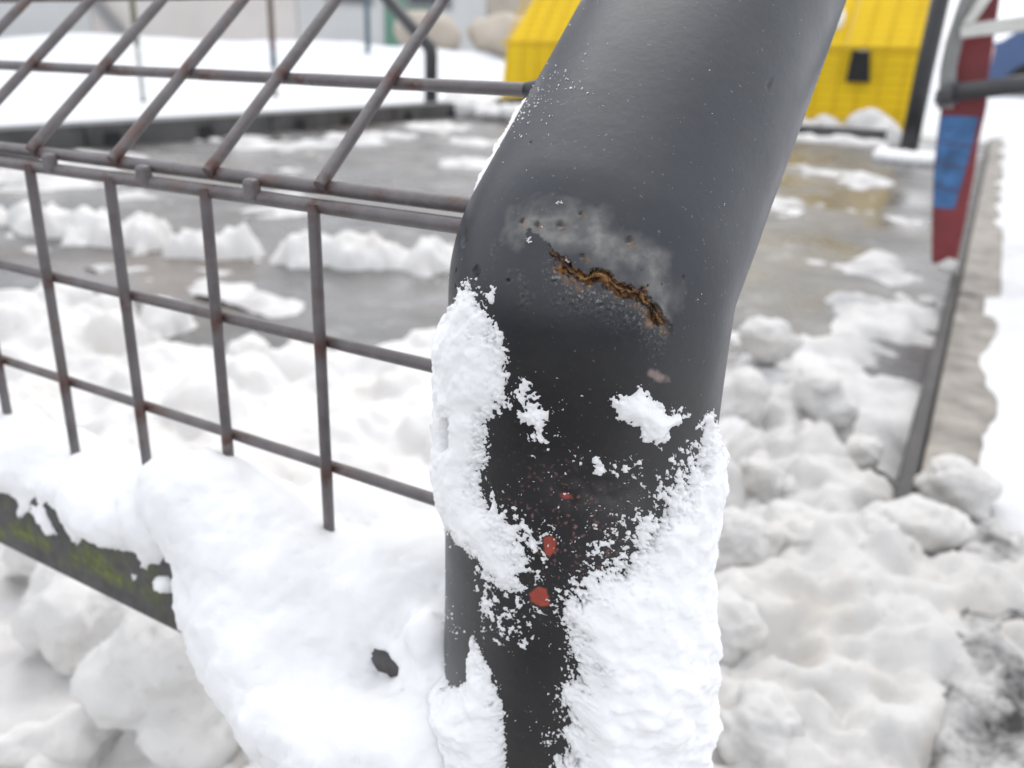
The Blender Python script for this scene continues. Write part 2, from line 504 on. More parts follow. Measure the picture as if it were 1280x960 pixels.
def post(name, dense=True):
    e = empty(name, (PX, 0, 0))
    circ = 2*math.pi*RR*1000
    if dense:
        us = np.concatenate([np.arange(-42, 70, .32), np.arange(70, circ-42, 3.0)])
        ss = np.concatenate([np.arange(-470, -162, 8.), np.arange(-162, 60, .34), np.arange(60, 130, 2.), np.arange(130, 361, 10.)])
    else:
        us = np.linspace(-42, circ-42, 25)[:-1]
        ss = np.concatenate([np.arange(-470, -40, 40.), np.arange(-40, 40, 3.), np.arange(40, 361, 40.)])
    U, S = np.meshgrid(us, ss, indexing='ij')
    p3 = np.stack([U, S, 0*U], -1)
    h = 0.03*fbm(p3/9, 3, 2) + 0.22*fbm(p3/45, 2, 8)
    att = {}
    z = np.zeros(U.shape)
    if dense:
        W = (np.abs(S) < 60) & (U < 75)
        w1 = fbm(p3/2.2, 3, 11); w2 = fbm(p3/6, 4, 21)
        d, sdn = seg_dist(U + 1.2*w2, S + 1.1*w1, CRACK)
        along = np.clip((U-3)/4, 0, 1)*np.clip((36-U)/4, 0, 1)
        above = (sdn > 0) & W
        below = (sdn <= 0) & W
        lip = np.where(above, 0.9*np.exp(-d/2.6), 0) + np.where(below, -2.1*np.exp(-(d/2.4)**2), 0)
        h = h + lip*along
        fsd = sdf(U, S, FILL)
        fil = np.clip((fsd + 4.2*w2 + 2.6)/7.0, 0, 1)*W*np.where(below & (d < 7), 0, 1)*(0.72 + 0.28*np.clip(fbm(p3/3, 4, 31)*2+.4, 0, 1))
        h = h + 0.35*fil*np.clip(w2+.4, 0, 1)
        rust = np.where(below, np.clip(1.5 - d/(1.9 + 2.2*np.clip(w2+.25, 0, 1)), 0, 1)*np.clip(.75+1.2*w1, .25, 1), np.where(above, np.clip(.9 - d/.35, 0, 1), 0))*along
        halo = np.where(above, np.clip(.5 - d/2.5, 0, .4), 0)*0
        gr = np.where(below, np.exp(-(np.maximum(d-1.5, 0)/5.5)**2), 0)*along*np.clip(fbm(p3/2.0, 3, 51)*1.6+.75, 0, 1)
        gr = np.maximum(gr, 0.5*np.clip((sdf(U, S, [(-12, -2), (4, -3), (2, -16), (-8, -22)])+2)/6, 0, 1)*np.clip(w2*2, 0, 1))
        h = h + gr*0.35*noise(p3/0.9, 61)
        pit = z.copy()
        for (a, b, r) in PITS:
            q = np.clip(1.5 - np.hypot(U-a+.5*w1, S-b+.5*w1)/r, 0, 1)
            pit = np.maximum(pit, q); h = h - 0.5*q
            rust = np.maximum(rust, 0.55*np.clip(1.6 - np.hypot(U-a-.9, S-b+.6)/(r*1.3), 0, 1)*(abs(b) < 8)*(a > -10))
        prim = np.maximum(np.clip(sdf(U+.4*w1, S+.4*w1, RED1)*2.5+.3, 0, 1), np.clip(sdf(U+.3*w1, S+.3*w1, RED2)*2.5+.3, 0, 1))
        prim = np.maximum(prim, np.clip(1.4 - np.hypot((U-13.4)/1.6+(S+61)/2.4, (S+61-.3*(U-13.4))/.8), 0, 1))
        flake = np.clip(1.3 - np.hypot((U-33.3)/2.6 + (S+25)/4, (S+25)/1.3)+.8*w1, 0, 1)
        prim = np.maximum(prim, flake*.22)
        fil = np.maximum(fil, flake)
        spk = np.clip((noise(p3/.9 @ ROT, 71)-.42)*6, 0, 1)*np.exp(-(((U-14)/14)**2 + ((S+70)/16)**2))
        prim = np.maximum(prim, .5*spk)
        h = h - 0.12*prim
        fil = np.maximum(fil, .7*spk)
        fil = np.maximum(fil, .35*np.clip(1.2-np.hypot((U-20)/14, (S+58)/9), 0, 1)*np.clip(w2+.3, 0, 1))
        att = dict(lower_tone=np.clip((-4-S+8*w2)/22, 0, 1)*.9, filler=fil, rust=rust, grit=gr, primer=prim, pit=pit)
    else:
        att = {k_: z for k_ in ('filler', 'rust', 'grit', 'primer', 'pit', 'lower_tone')}
    V = surf(U/1000, S/1000, h/1000) - np.array([PX, 0, 0])
    n1, n2 = U.shape
    idx = np.arange(n1*n2).reshape(n1, n2)
    i2 = np.roll(idx, -1, 0)
    F = np.stack([idx[:, :-1], i2[:, :-1], i2[:, 1:], idx[:, 1:]], -1).reshape(-1, 4)
    o = mesh_obj('pipe', V.reshape(-1, 3), F, PAINT, e, True, att)
    # end cap
    top = surf(np.linspace(0, 2*math.pi*RR, 33)[:-1], np.full(32, .360), np.zeros(32)) - np.array([PX, 0, 0])
    mesh_obj('end_cap', top, [tuple(range(32))], PAINT, e, False, {k_: np.zeros(32) for k_ in att})
    return e
bp = post('bent_post')
tag(bp, 'thick black bent pipe post with a cracked rusty bend and snow clinging to it', 'post')
b2 = post('bent_post', False)
b2.location = (-1.60, 0, 0)
tag(b2, 'black bent pipe post at the far left end of the wire mesh fence', 'post')

# weld bead under the cracked lip
g = Geo()
pts = []
for (a, b), (c, d) in zip(CRACK[1:-1], CRACK[2:]):
    for t in (0, .34, .67):
        pts.append(((a+(c-a)*t)/1000, (b+(d-b)*t - 0.9 + random.uniform(-.25, .25))/1000))
arr = np.array(pts)
WP = surf(arr[:, 0], arr[:, 1], np.full(len(arr), -0.0016)) - np.array([PX, 0, 0])
RUSTM = M('weld_rust')
RUSTM.set('Base Color', RUSTM.mix(RUSTM.noise(420, 4, .6, .4, .6), (0.04, 0.018, 0.009), (0.34, 0.17, 0.055))).set('Roughness', 0.14).set('Metallic', 0.25)
hh = RUSTM.n('TexNoise'); hh.inputs['Scale'].default_value = 700
RUSTM.link(RUSTM.coord(), hh.inputs['Vector']); RUSTM.bump(hh.outputs[0], .5, .001)
g.tube([tuple(q) for q in WP], [random.choice((.0004, .0006, .0009, .0012)) for _ in WP], 10)
g.build('weld_bead', RUSTM.m, bp, smooth=True)

# ------------------------------------------------------------------ wire mesh fence
fe = empty('wire_mesh_fence', (-0.8, 0, 0))
tag(fe, 'rusty grey wire mesh fence with a snow covered bottom rail', 'fence')
X0 = -1.56
WR = 0.0021
def wire_mesh(name, length, knots, r):
    """a rod along +Z with rusty zones at its welds"""
    zs = sorted(set([0, length] + [round(min(max(q + d, 0), length), 5) for q in knots for d in (-.006, -.0035, 0, .0035, .006)]))
    n = 12
    V, F, A = [], [], []
    for i, z in enumerate(zs):
        rr = r*(1 + 0.03*math.sin(i*7.3))
        for k_ in range(n):
            V.append((rr*math.cos(2*math.pi*k_/n), rr*math.sin(2*math.pi*k_/n), z))
            A.append(max([0]+[max(0, 1 - abs(z-q)/.0062) for q in knots]))
    for i in range(len(zs)-1):
        for k_ in range(n):
            F.append((i*n+k_, i*n+(k_+1) % n, (i+1)*n+(k_+1) % n, (i+1)*n+k_))
    F.append(tuple(range(n))[::-1]); F.append(tuple((len(zs)-1)*n+k_ for k_ in range(n)))
    o = mesh_obj(name, V, F, WIRE, fe, True, {'rust': A})
    m = o.modifiers.new('es', 'EDGE_SPLIT'); m.split_angle = math.radians(50)
    return o
D = 0.0472
# lower upright wires
low = wire_mesh('upright_wire', 0.150, [0.150, 0.150-D, 0.150-2*D, 0.150-3*D], WR)
up_n = Vector((0, -math.cos(ANG), math.sin(ANG)))
upw = wire_mesh('sloping_wire', 0.315, [0.002] + [0.049*q for q in range(1, 7)], WR)
rot_up = Vector((0, math.sin(ANG), math.cos(ANG))).to_track_quat('Z', 'Y').to_euler()
n = 31
for i in range(n):
    x = -i*0.05
    o = low if i == 0 else low.copy()
    if i: COL.objects.link(o)
    o.parent = fe
    o.location = (x + 0.8, -0.0013, J - 0.150 - 0.0004 + random.uniform(-.0004, .0004))
    o.rotation_euler = (0, random.uniform(-.006, .006), 0)
    o2 = upw if i == 0 else upw.copy()
    if i: COL.objects.link(o2)
    o2.parent = fe
    p = Vector((x + 0.0014 + 0.8, 0.0022, J + 0.0044)) + up_n*0.0020 - Vector((0, math.sin(ANG), math.cos(ANG)))*.0015
    o2.location = p
    o2.rotation_euler = rot_up
LEN = 0.0565 - X0
kn = [-X0 - i*0.05 for i in range(n)]
hr = wire_mesh('level_wire', LEN, kn, WR)
def lay(o, y, z, dx=0.0, tilt=0.0):
    o.parent = fe
    o.location = (X0 + dx + 0.8, y, z)
    o.rotation_euler = (0, math.pi/2 + tilt, 0)
rod = wire_mesh('level_rod', LEN, kn, 0.0024)
lay(rod, 0.0006, J - 0.0006, 0, 0.0006)
r2o = rod.copy(); COL.objects.link(r2o); lay(r2o, 0.0036, J + 0.0034, 0.0014, -0.0004)
for q in (1, 2, 3):
    o = hr if q == 1 else hr.copy()
    if q > 1: COL.objects.link(o)
    lay(o, 0.0029, J - q*D)
for q in range(1, 7):
    o = hr.copy(); COL.objects.link(o)
    p = Vector((0, 0.0022, J+0.0044)) + Vector((0, math.sin(ANG), math.cos(ANG)))*(0.049*q) - up_n*0.0012
    lay(o, p.y, p.z, 0.0014 + (0.008 if q == 1 else 0.004))
# weld gussets at the pipe
for q, rr_ in ((1, .0042),):
    p = Vector((PX - RR - 0.0002 + 0.8, 0.0022, J+0.0044)) + Vector((0, math.sin(ANG), math.cos(ANG)))*(0.049*q) - up_n*0.0012
    Geo().tube([p + Vector((-.006, 0, 0)), p + Vector((-.003, 0, 0)), p + Vector((0.001, 0, 0)), p + Vector((.004, 0, 0))], [.0022, .0029, .0042, .006], 12).build('weld_joint', PAINT, fe, smooth=True)
# little strap welds that tie both rods together
for x in (-0.0275, -0.081, -0.136, -0.24, -0.36, -0.52):
    Geo().box(x+0.8-.0028, x+0.8+.0028, -0.0029, 0.0014, J-0.0026, J+0.0048).build('strap_weld', WIRE, fe, bevel=0.0015)
# bottom rail
xs = np.linspace(X0, 0.060, 400)
V, F, A = [], [], []
prof = [(-.020, -.1785), (-.020, -.1725), (-.020, -.1665), (-.020, -.1600), (-.020, -.1530), (-.020, -.1460), (-.019, -.1392), (-.018, -.1385), (.018, -.1385), (.020, -.1400), (.020, -.1785)]
for x in xs:
    for (y, z) in prof: V.append((x + 0.8, y, J + z))
np_ = len(prof)
for i in range(len(xs)-1):
    for k_ in range(np_): F.append((i*np_+k_, (i+1)*np_+k_, (i+1)*np_+(k_+1) % np_, i*np_+(k_+1) % np_))
va = np.array(V)
ms = np.clip(fbm(np.stack([va[:, 0]*60, va[:, 2]*140, va[:, 1]*0], -1), 4, 44)*2.2 + 0.55 - np.abs(va[:, 2]-(J-.162))/.011, 0, 1)*np.clip((-0.05-(va[:, 0]-.8))/.06, 0, 1)
mesh_obj('bottom_rail', V, F, RAIL, fe, False, {'moss': ms})
Geo().box(X0-.02+.8, .06+.8, .2415-.012, .2415+.012, J+.2165-.012, J+.2165+.012).build('top_rail', BLACK, fe, bevel=.003)

# ------------------------------------------------------------------ snow clinging to the post
def poly_snow(name, u0, u1, s0, s1, step, field, thick, label, cat='snow', mat=None):
    U, S = np.meshgrid(np.arange(u0, u1, step), np.arange(s0, s1, step), indexing='ij')
    p3 = np.stack([U, S, 0*U], -1)
    m = field(U, S, p3)
    h = thick(U, S, p3, m)
    h = np.where(m > 0, np.maximum(h, .12), -0.5)
    V = surf(U/1000, S/1000, h/1000).reshape(-1, 3)
    n1, n2 = U.shape
    idx = np.arange(n1*n2).reshape(n1, n2)
    F = np.stack([idx[:-1, :-1], idx[1:, :-1], idx[1:, 1:], idx[:-1, 1:]], -1).reshape(-1, 4)
    K = (m > 0).ravel()
    F = F[K[F].any(1)]
    used = np.unique(F); rm = np.zeros(len(V), int); rm[used] = np.arange(len(used))
    o = mesh_obj(name, V[used], rm[F], mat or SNOWP)
    tag(o, label, cat, kind='stuff')
    return o
PA = [(-17.1, -11.8), (-11.0, -19.8), (-5.2, -25.0), (-3.3, -33.6), (-3.4, -40.8), (-9.4, -47.0), (-9.6, -57.4), (-11.8, -63.8), (-9.2, -68.8), (-3.7, -70.6), (0.7, -80.8), (2.9, -91.0), (-3.1, -93.2), (-10.9, -87.4), (-18.3, -87.6), (-25.1, -83.6), (-44, -84), (-50, -20), (-30.2, -19.8), (-22.8, -14.0)]
PB = [(-18.8, -110.2), (-12.9, -111.6), (-9.3, -116.6), (-5.6, -119.0), (-2.5, -125.8), (-0.1, -132.8), (1.7, -152.2), (2.0, -175), (-50, -175), (-48, -137.0), (-23.6, -137.0), (-14.1, -128.8), (-17.4, -116.4)]
PC = [(-8.0, -72.0), (3, -78), (10.5, -84), (13.4, -90), (12.3, -103.8), (3.8, -110.8), (-4.1, -99.8)]
PD = [(53.2, -30.6), (60.2, -34), (72, -38), (90, -60), (90, -175), (17.5, -175), (17.0, -146.0), (17.2, -131.6), (15.5, -121.2), (18.0, -109.8), (15.4, -100.4), (11.7, -92.8), (16.6, -86.6), (21.2, -80.6), (27.3, -77.0), (32.2, -70.2), (32.6, -63.2), (39.3, -56.6), (42.7, -50.6), (50.1, -44.2)]
PE = [(23.1, -33.4), (29.0, -29.6), (36.2, -33.4), (43.6, -33.0), (38.6, -37.2), (36.1, -42.2), (32.9, -41.4), (30.0, -37.8), (24.8, -38.0)]
PF = [(40.3, -44.8), (48.3, -36.6), (50.8, -30.2), (60.2, -40.2), (44.2, -50.4), (37.1, -60.4), (32.0, -56.6)]
PA2 = [(-0.3, -33.0), (2.8, -35.4), (8.2, -39.6), (7.2, -49.4), (4.6, -47.2), (1.1, -43.0), (-1.5, -37.4)]
PG = [(-12.7, -14.2), (-7.7, -12.4), (-9.2, -17.2)]
SLIT = [(-27.4, -48.4), (-22.5, -47.2), (-22.3, -57.2), (-28.1, -59.0)]
SLIT2 = [(-27.0, -87.6), (-17, -85.6), (-11, -102), (-15.0, -129), (-24, -136)]
PH = [(19.9, -49.2), (29.0, -49.2), (28.4, -51.8), (21.1, -51.8)]
def f_left(U, S, p):
    b = 2.4*fbm(p/4.0, 4, 101) + 2.8*fbm(p/1.0, 3, 103, .7)
    m = np.clip(sdf(U, S, PA), -4, 12)*np.where(sdf(U, S, PA) > 0, .55, .8) + b
    m = np.maximum(m, sdf(U, S, PB)*0.85 + b - .3)
    sl = np.maximum(sdf(U, S, SLIT), sdf(U, S, SLIT2))
    m = np.minimum(m, -sl*0.9 + 1.4*fbm(p/3, 4, 107))
    sp = lambda P_, k_, dd: np.minimum(sdf(U, S, P_)+1.5, 4)*k_ + 4.2*fbm(p/2.6, 5, 111, .65) - dd
    m = np.maximum(m, sp(PA2, .45, 1.0))
    m = np.maximum(m, sp(PC, .35, 1.9))
    m = np.maximum(m, sdf(U, S, PG)*.9 + 1.3*fbm(p/1.6, 3, 113))
    m = np.maximum(m, sp([(-4, -72), (3, -86), (6, -100), (0, -112), (-10, -108), (-12, -90)], .35, 1.6))
    m = np.maximum(m, (sdf(U, S, [(-12, -64), (-2, -66), (12, -72), (12, -80), (-4, -92)])+1)*.3 + 4.5*fbm(p/2.0, 4, 117, .65)-1.6)
    m = np.maximum(m, 2.6*noise(p/.8 @ ROT, 119) + 1.5*fbm(p/9, 2, 120) - 2.15 - 2.0*(S > -30) - 2.0*(U > 17))
    m = np.minimum(m, 6 - 7*np.clip(np.maximum(sdf(U, S, RED1)+1.2, sdf(U, S, RED2)+1.4), 0, 2))
    return m
def t_left(U, S, p, m):
    q = np.clip(np.maximum(sdf(U, S, PA), sdf(U, S, PB)), 0, 9)
    base = np.clip(m, 0, 2.2)*0.32 + q*.20 + (0.07 + .5*np.exp(-m/1.3))*np.abs(noise(p/0.8 @ ROT, 121)) + 1.1*np.clip(fbm(p/5.5, 3, 123, .4)+.3, 0, 1)*np.clip(m/2, 0, 1)
    side = np.clip((-16-U)/10, 0, 1)*np.clip(q/5, 0, 1)*(1.2 + 1.2*fbm(p/7, 3, 125))*np.clip((-20-S)/8, 0, 1)*np.clip((82+S)/12, 0, 1)
    lowb = np.clip((-118-S)/25, 0, 1)*np.clip(q/7, 0, 1)*(5 + 2.5*fbm(p/9, 3, 127))
    return base + side + lowb
poly_snow('clinging_snow', -52, 18, -175, -9, .36, f_left, t_left, 'granular white snow clinging to the post on the side facing the wire mesh')
def f_right(U, S, p):
    b = 2.8*fbm(p/4.0, 4, 201) + 3.2*fbm(p/1.0, 3, 203, .7)
    q_ = sdf(U, S, PD)
    m = np.clip(q_, -7, 14)*np.where(q_ > 0, .38, .55) - .2 + b
    m = np.maximum(m, sdf(U, S, PE)*.75 + .5 + 2.8*fbm(p/2.2, 4, 205, .7))
    sp = lambda P_, k_, dd: np.minimum(sdf(U, S, P_)+1.5, 4)*k_ + 4.4*fbm(p/2.2, 5, 211, .65) - dd
    m = np.maximum(m, sp(PF, .4, 1.5))
    m = np.maximum(m, sp(PH, .5, .9))
    m = np.maximum(m, (sdf(U, S, [(14, -84), (26, -78), (36, -62), (32, -56), (20, -66), (17, -76)])+1)*.3 + 4.5*fbm(p/1.9, 4, 217, .65)-2.0)
    m = np.maximum(m, 2.6*noise(p/.8 @ ROT, 219) + 1.5*fbm(p/9, 2, 220) - 2.1 - 2.0*(S > -44) - 1.0*(S < -82))
    return m
def t_right(U, S, p, m):
    q = np.clip(np.maximum(sdf(U, S, PD), 1.5*sdf(U, S, PE)), 0, 10)
    base = np.clip(m, 0, 2.2)*0.30 + q*.20 + (0.07 + .5*np.exp(-m/1.3))*np.abs(noise(p/0.8 @ ROT, 221)) + 1.1*np.clip(fbm(p/5.5, 3, 223, .4)+.3, 0, 1)*np.clip(m/2, 0, 1)
    thick = np.clip((-78-S)/40, 0, 1)*np.clip(q/9, 0, 1)*(7.0 + 3.0*fbm(p/11, 3, 225))*np.clip((U-14)/14, 0, 1)
    side = np.clip((U-52)/12, 0, 1)*np.clip(q/6, 0, 1)*(1.4 + 1.2*fbm(p/6, 3, 227))
    return base + thick + side
poly_snow('clinging_snow', 9, 92, -175, -27, .36, f_right, t_right, 'thick granular snow clinging to the post on the side facing the kerb')
# thin line of snow resting along the back of the sloping pipe
def f_back(U, S, p):
    return np.minimum.reduce([U+54, -37.5-U, S-16, 53-S])*0.6 + 1.6*fbm(p/2.6, 4, 301) + .3
poly_snow('ridge_snow', -66, -34, 14, 60, .36, f_back, lambda U, S, p, m: np.clip(m, 0, 4)*0.25 + .3*np.abs(noise(p/.9, 303)) + np.clip(m/4, 0, 1)*0.9*(1.1+fbm(p/4, 3, 305)),
          'thin strip of snow lying along the upper sloping part of the post')
# ice grains sprinkled on the sloping pipe
g = Geo()
rng = random.Random(5)
def grain(u, s, r):
    c = surf(np.array([u/1000]), np.array([s/1000]), np.array([r*0.25/1000]))[0]
    a, b_, cc = [Vector((rng.gauss(0, 1), rng.gauss(0, 1), rng.gauss(0, 1))).normalized()*r/1000*rng.uniform(.6, 1.2) for _ in range(3)]
    c = Vector(c)
    g.add([c+a, c-a, c+b_, c-b_, c+cc, c-cc], [(0, 2, 4), (2, 1, 4), (1, 3, 4), (3, 0, 4), (2, 0, 5), (1, 2, 5), (3, 1, 5), (0, 3, 5)])
for _ in range(150):
    grain(rng.gauss(-17, 8), rng.gauss(44, 8), abs(rng.gauss(.16, .10))+.06)
for _ in range(60):
    grain(rng.uniform(-32, 45), rng.uniform(-8, 85), abs(rng.gauss(.10, .06))+.05)
for (u, s) in [(-1.6, -0.8), (-0.9, -1.6), (3.2, 8.4), (3.9, 8.5), (8.1, -3.1), (9.0, -4.2), (10.0, -4.9), (28.5, -6), (1.2, 2.2)]:
    for _ in range(4): grain(u+rng.uniform(-.5, .5), s+rng.uniform(-.4, .4), rng.uniform(.25, .5))
o = g.build('ice_grains', SNOWP)
tag(o, 'tiny ice grains sprinkled over the sloping upper pipe', 'ice', kind='stuff')

# ------------------------------------------------------------------ snow bodies made of merged lumps
ICO = bmesh.new(); bmesh.ops.create_icosphere(ICO, subdivisions=3, radius=1.0)
ICO_V = np.array([v.co[:] for v in ICO.verts]); ICO_F = np.array([[v.index for v in f.verts] for f in ICO.faces]); ICO.free()
def lump_body(name, balls, voxel, mat, amp=0.0, freq=30.0, seed=0, smooth_it=4, fine=0.0, ffreq=200.):
    V, F, b = [], [], 0
    for (x, y, z, r) in balls:
        rx, ry, rz = (r if isinstance(r, tuple) else (r, r, r))
        V.append(ICO_V*np.array([rx, ry, rz]) + np.array([x, y, z])); F.append(ICO_F + b); b += len(ICO_V)
    o = mesh_obj(name, np.concatenate(V), np.concatenate(F), mat)
    m = o.modifiers.new('remesh', 'REMESH'); m.mode = 'VOXEL'; m.voxel_size = voxel
    s = o.modifiers.new('smooth', 'SMOOTH'); s.factor = .5; s.iterations = smooth_it
    dg = bpy.context.evaluated_depsgraph_get()
    me = bpy.data.meshes.new_from_object(o.evaluated_get(dg))
    o.modifiers.clear(); o.data = me
    nv = len(me.vertices)
    co = np.empty(nv*3, np.float32); me.vertices.foreach_get('co', co); co = co.reshape(-1, 3)
    nr = np.empty(nv*3, np.float32); me.vertices.foreach_get('normal', nr); nr = nr.reshape(-1, 3)
    d = amp*fbm(co*freq, 4, seed)
    if fine: d = d + fine*fbm(co*ffreq, 3, seed+5)
    co = co + nr*d[:, None]
    me.vertices.foreach_set('co', co.astype(np.float32).ravel())
    me.polygons.foreach_set('use_smooth', np.ones(len(me.polygons), bool))
    if not me.materials: me.materials.append(mat)
    me.update()
    return o

rng = random.Random(11)
balls = []
x = -0.62
while x < -0.075:                                          # cap of snow on the rail
    balls.append((x, rng.uniform(-.006, .006), J - .1395 + rng.uniform(-.003, .003), (0.019, 0.0235, rng.uniform(.013, .019))))
    x += 0.011
x = X0 + .02
while x < -0.62:
    balls.append((x, 0, J - .138 + rng.uniform(-.004, .004), (0.024, 0.0235, .016))); x += .016
# the bigger mass heaped against the mesh and the post
for (x, y, z, r) in [(-.068, -.010, .346, .017), (-.056, -.010, .343, .021), (-.045, -.008, .336, .025), (-.030, -.008, .328, .028), (-.012, -.008, .320, .028), (.006, -.004, .318, .024),
                     (.026, .002, .324, .024), (.040, .008, .324, .024), (.052, .014, .322, .026), (-.085, -.006, .326, .020), (.02, .03, .31, .03), (-.02, .025, .315, .03),
                     (-.036, -.016, .312, .022), (-.020, -.022, .306, .024), (-.004, -.028, .300, .024), (.012, -.034, .293, .024), (.028, -.036, .292, .022), (.042, -.037, .296, .0185),
                     (.055, -.038, .300, .016), (.066, -.036, .304, .016), (.05, -.04, .278, .022), (.068, -.04, .276, .022), (.034, -.03, .262, .03), (.052, -.03, .258, .03), (.05, 0, .22, .05), (.08, -.02, .20, .05), (.066, -.026, .308, .014), (.064, -.018, .316, .011), (.056, -.017, .331, .010), (.047, -.021, .301, .010), (.030, -.022, .302, .010), (.014, -.02, .312, .011),
                     (.004, -.022, .310, .020), (.014, -.021, .311, .016)]:
    balls.append((x, y, z, r))
for _ in range(70):                                        # crumbs stuck to the rail face along the snow edge
    balls.append((rng.uniform(-.62, -.06), -.0205, J - .1545 + rng.gauss(0, .003), rng.uniform(.0022, .0045)))
for _ in range(26):
    q = rng.uniform(0, 6.28)
    balls.append((.037 + .019*math.cos(q)*rng.uniform(.6, 1.1), -.0205, .3125 + .010*math.sin(q)*rng.uniform(.6, 1.1), rng.uniform(.0018, .0038)))
mound = lump_body('snow_drift', balls, .0026, SNOW, .005, 22, 3, 16, .0014, 300)
tag(mound, 'fresh white snow drift lying on the bottom rail of the mesh fence', 'snow', kind='stuff')

# ------------------------------------------------------------------ trodden heaps on the ground
rg = np.random.RandomState(4)
def heap_base(x, y):
    edge = np.where(x < -.05, .66 + 0.30*(x+1.4)/1.3, 1.02) + .07*np.sin(x*9) + 0.05*np.sin(x*23+1)
    edge = edge - 0.32*np.clip((x-.06)/.10, 0, 1)
    e = np.clip((edge - y)/.22, -1, 1)
    lim = np.clip((0.300 + .03*np.sin(y*17) + .10*np.clip((y-.45)/.2, 0, 1) - x)/.06, -1, 1)
    k = np.exp(-((x-.19)/.11)**2)*np.clip((.80-y)/.12, 0, 1)*np.clip((y-.15)/.15, 0, 1)
    return 0.075*np.minimum(e, lim) + .055*k
lumps = []
for _ in range(1500):
    x, y = rg.uniform(-1.85, .36), rg.uniform(-.35, 1.15)
    b = heap_base(np.array(x), np.array(y))
    if b < .0 or (x < -.08 and rg.uniform() < .62): continue
    lumps.append((x, y, float(b)*rg.uniform(.1, .85), rg.uniform(.4, 1)**2*.048 + .006))
def heap_h(x, y):
    h = heap_base(x, y) - .02
    for (a, b, c, r) in lumps:
        m = (abs(x-a) < r) & (abs(y-b) < r)
        if not m.any(): continue
        q = r*r - (x[m]-a)**2 - (y[m]-b)**2
        h[m] = np.maximum(h[m], np.where(q > 0, c + np.sqrt(np.maximum(q, 0))*.8, -1))
    p = np.stack([x, y, 0*x], -1)
    return h + .036*fbm(p*7, 4, 71) + (.010+.012*(x > -.05))*fbm(p*28, 4, 77) - 0.02*(heap_base(x, y) < 0) - .05*np.clip(fbm(p*11, 3, 79)-.28, 0, 1)*(x > -.03)
def ridge_h(x, y):
    p = np.stack([x, y, 0*x], -1)
    h = np.full(x.shape, -.02)
    for (x0, y0, x1, y1, wd, ht) in [(-2.25, 1.02, -1.62, 1.14, .075, .055), (-1.46, 1.16, -.92, 1.44, .075, .06), (-.86, 1.44, -.62, 1.52, .05, .02)]:
        dx, dy = x1-x0, y1-y0
        t = np.clip(((x-x0)*dx + (y-y0)*dy)/(dx*dx+dy*dy), 0, 1)
        d = np.hypot(x-x0-t*dx, y-y0-t*dy) + .13*fbm(p*7, 4, 81)
        h = np.maximum(h, (ht+.02)*np.clip(1.15-d/wd, 0, 1)**.6 - .02)
    return h + np.where(h > -.01, .045*fbm(p*15, 4, 85), 0)
hp = grid_mesh('snow_heap', -1.9, -.02, -.35, 1.45, .0055, heap_h, HEAP, keep=-.012)
tag(hp, 'white trodden snow heap spread behind and under the wire mesh', 'snow', kind='stuff')
hp = grid_mesh('snow_heap', -.02, .46, -.35, 1.45, .0055, heap_h, DIRTY, keep=-.012)
tag(hp, 'dirty cream snow heap between the bent post and the kerb', 'snow', kind='stuff')
rd = grid_mesh('snow_ridge', -2.4, -.4, .75, 1.7, .008, ridge_h, HEAP, keep=-.004)
tag(rd, 'broken ridge of dirty snow on the wet floor behind the mesh', 'snow', kind='stuff')
def slush_h(x, y):
    p = np.stack([x, y, 0*x], -1)
    m = fbm(p*2.1, 5, 91, .6) + .10*np.clip((y-3)/3, 0, 1)
    right = np.clip((x+.16+.09*np.sin(y*7)+.08*fbm(p*6, 3, 97))/.10, 0, 1)*np.clip((2.0-y)/.3, 0, 1)*np.clip((y-.5)/.2, 0, 1)
    left = np.exp(-((x+2.3)/.5)**2 - ((y-1.6)/.35)**2)*.25
    p1 = .55*np.exp(-((x+.36)/.13)**2 - ((y-2.75)/.30)**2) + .42*np.exp(-((x+.20)/.10)**2 - ((y-2.15)/.09)**2) + .40*np.exp(-((x+.02)/.07)**2 - ((y-2.3)/.09)**2)
    h = .07*(m - .34 + left + p1 + .45*right) + .012*fbm(p*14, 4, 93)*(1+right)
    return np.minimum(h, .035)
sl = grid_mesh('slush', -3.22, .166, .9, 5.9, .016, slush_h, SLUSH, keep=-.004)
tag(sl, 'patchy grey slush melting across the wet court floor', 'slush', kind='stuff')

def gravel_h(x, y):
    p = np.stack([x, y, 0*x], -1)
    return .096 + .014*fbm(p*12, 4, 131) + .012*fbm(p*45, 3, 133) - .06*np.clip((y-.62)/.2, 0, 1) - .05*np.clip((x-.5)/.2, 0, 1) - .09*np.clip((.235-x)/.04, 0, 1) + .03*np.clip((.45-y)/.2, 0, 1)*np.clip((x-.25)/.05, 0, 1)
gv = grid_mesh('gritty_slush', .165, .80, .10, .80, .006, gravel_h, mat_snow('gritty_slush', .6, tint=(.10, .095, .09), scale=42, fine=200, bstr=.5, base=(.52, .51, .50), grey=1.0, gcol=(.055, .053, .052)))
tag(gv, 'dark gritty slush mixed with gravel on the outer side of the kerb', 'slush', kind='stuff')
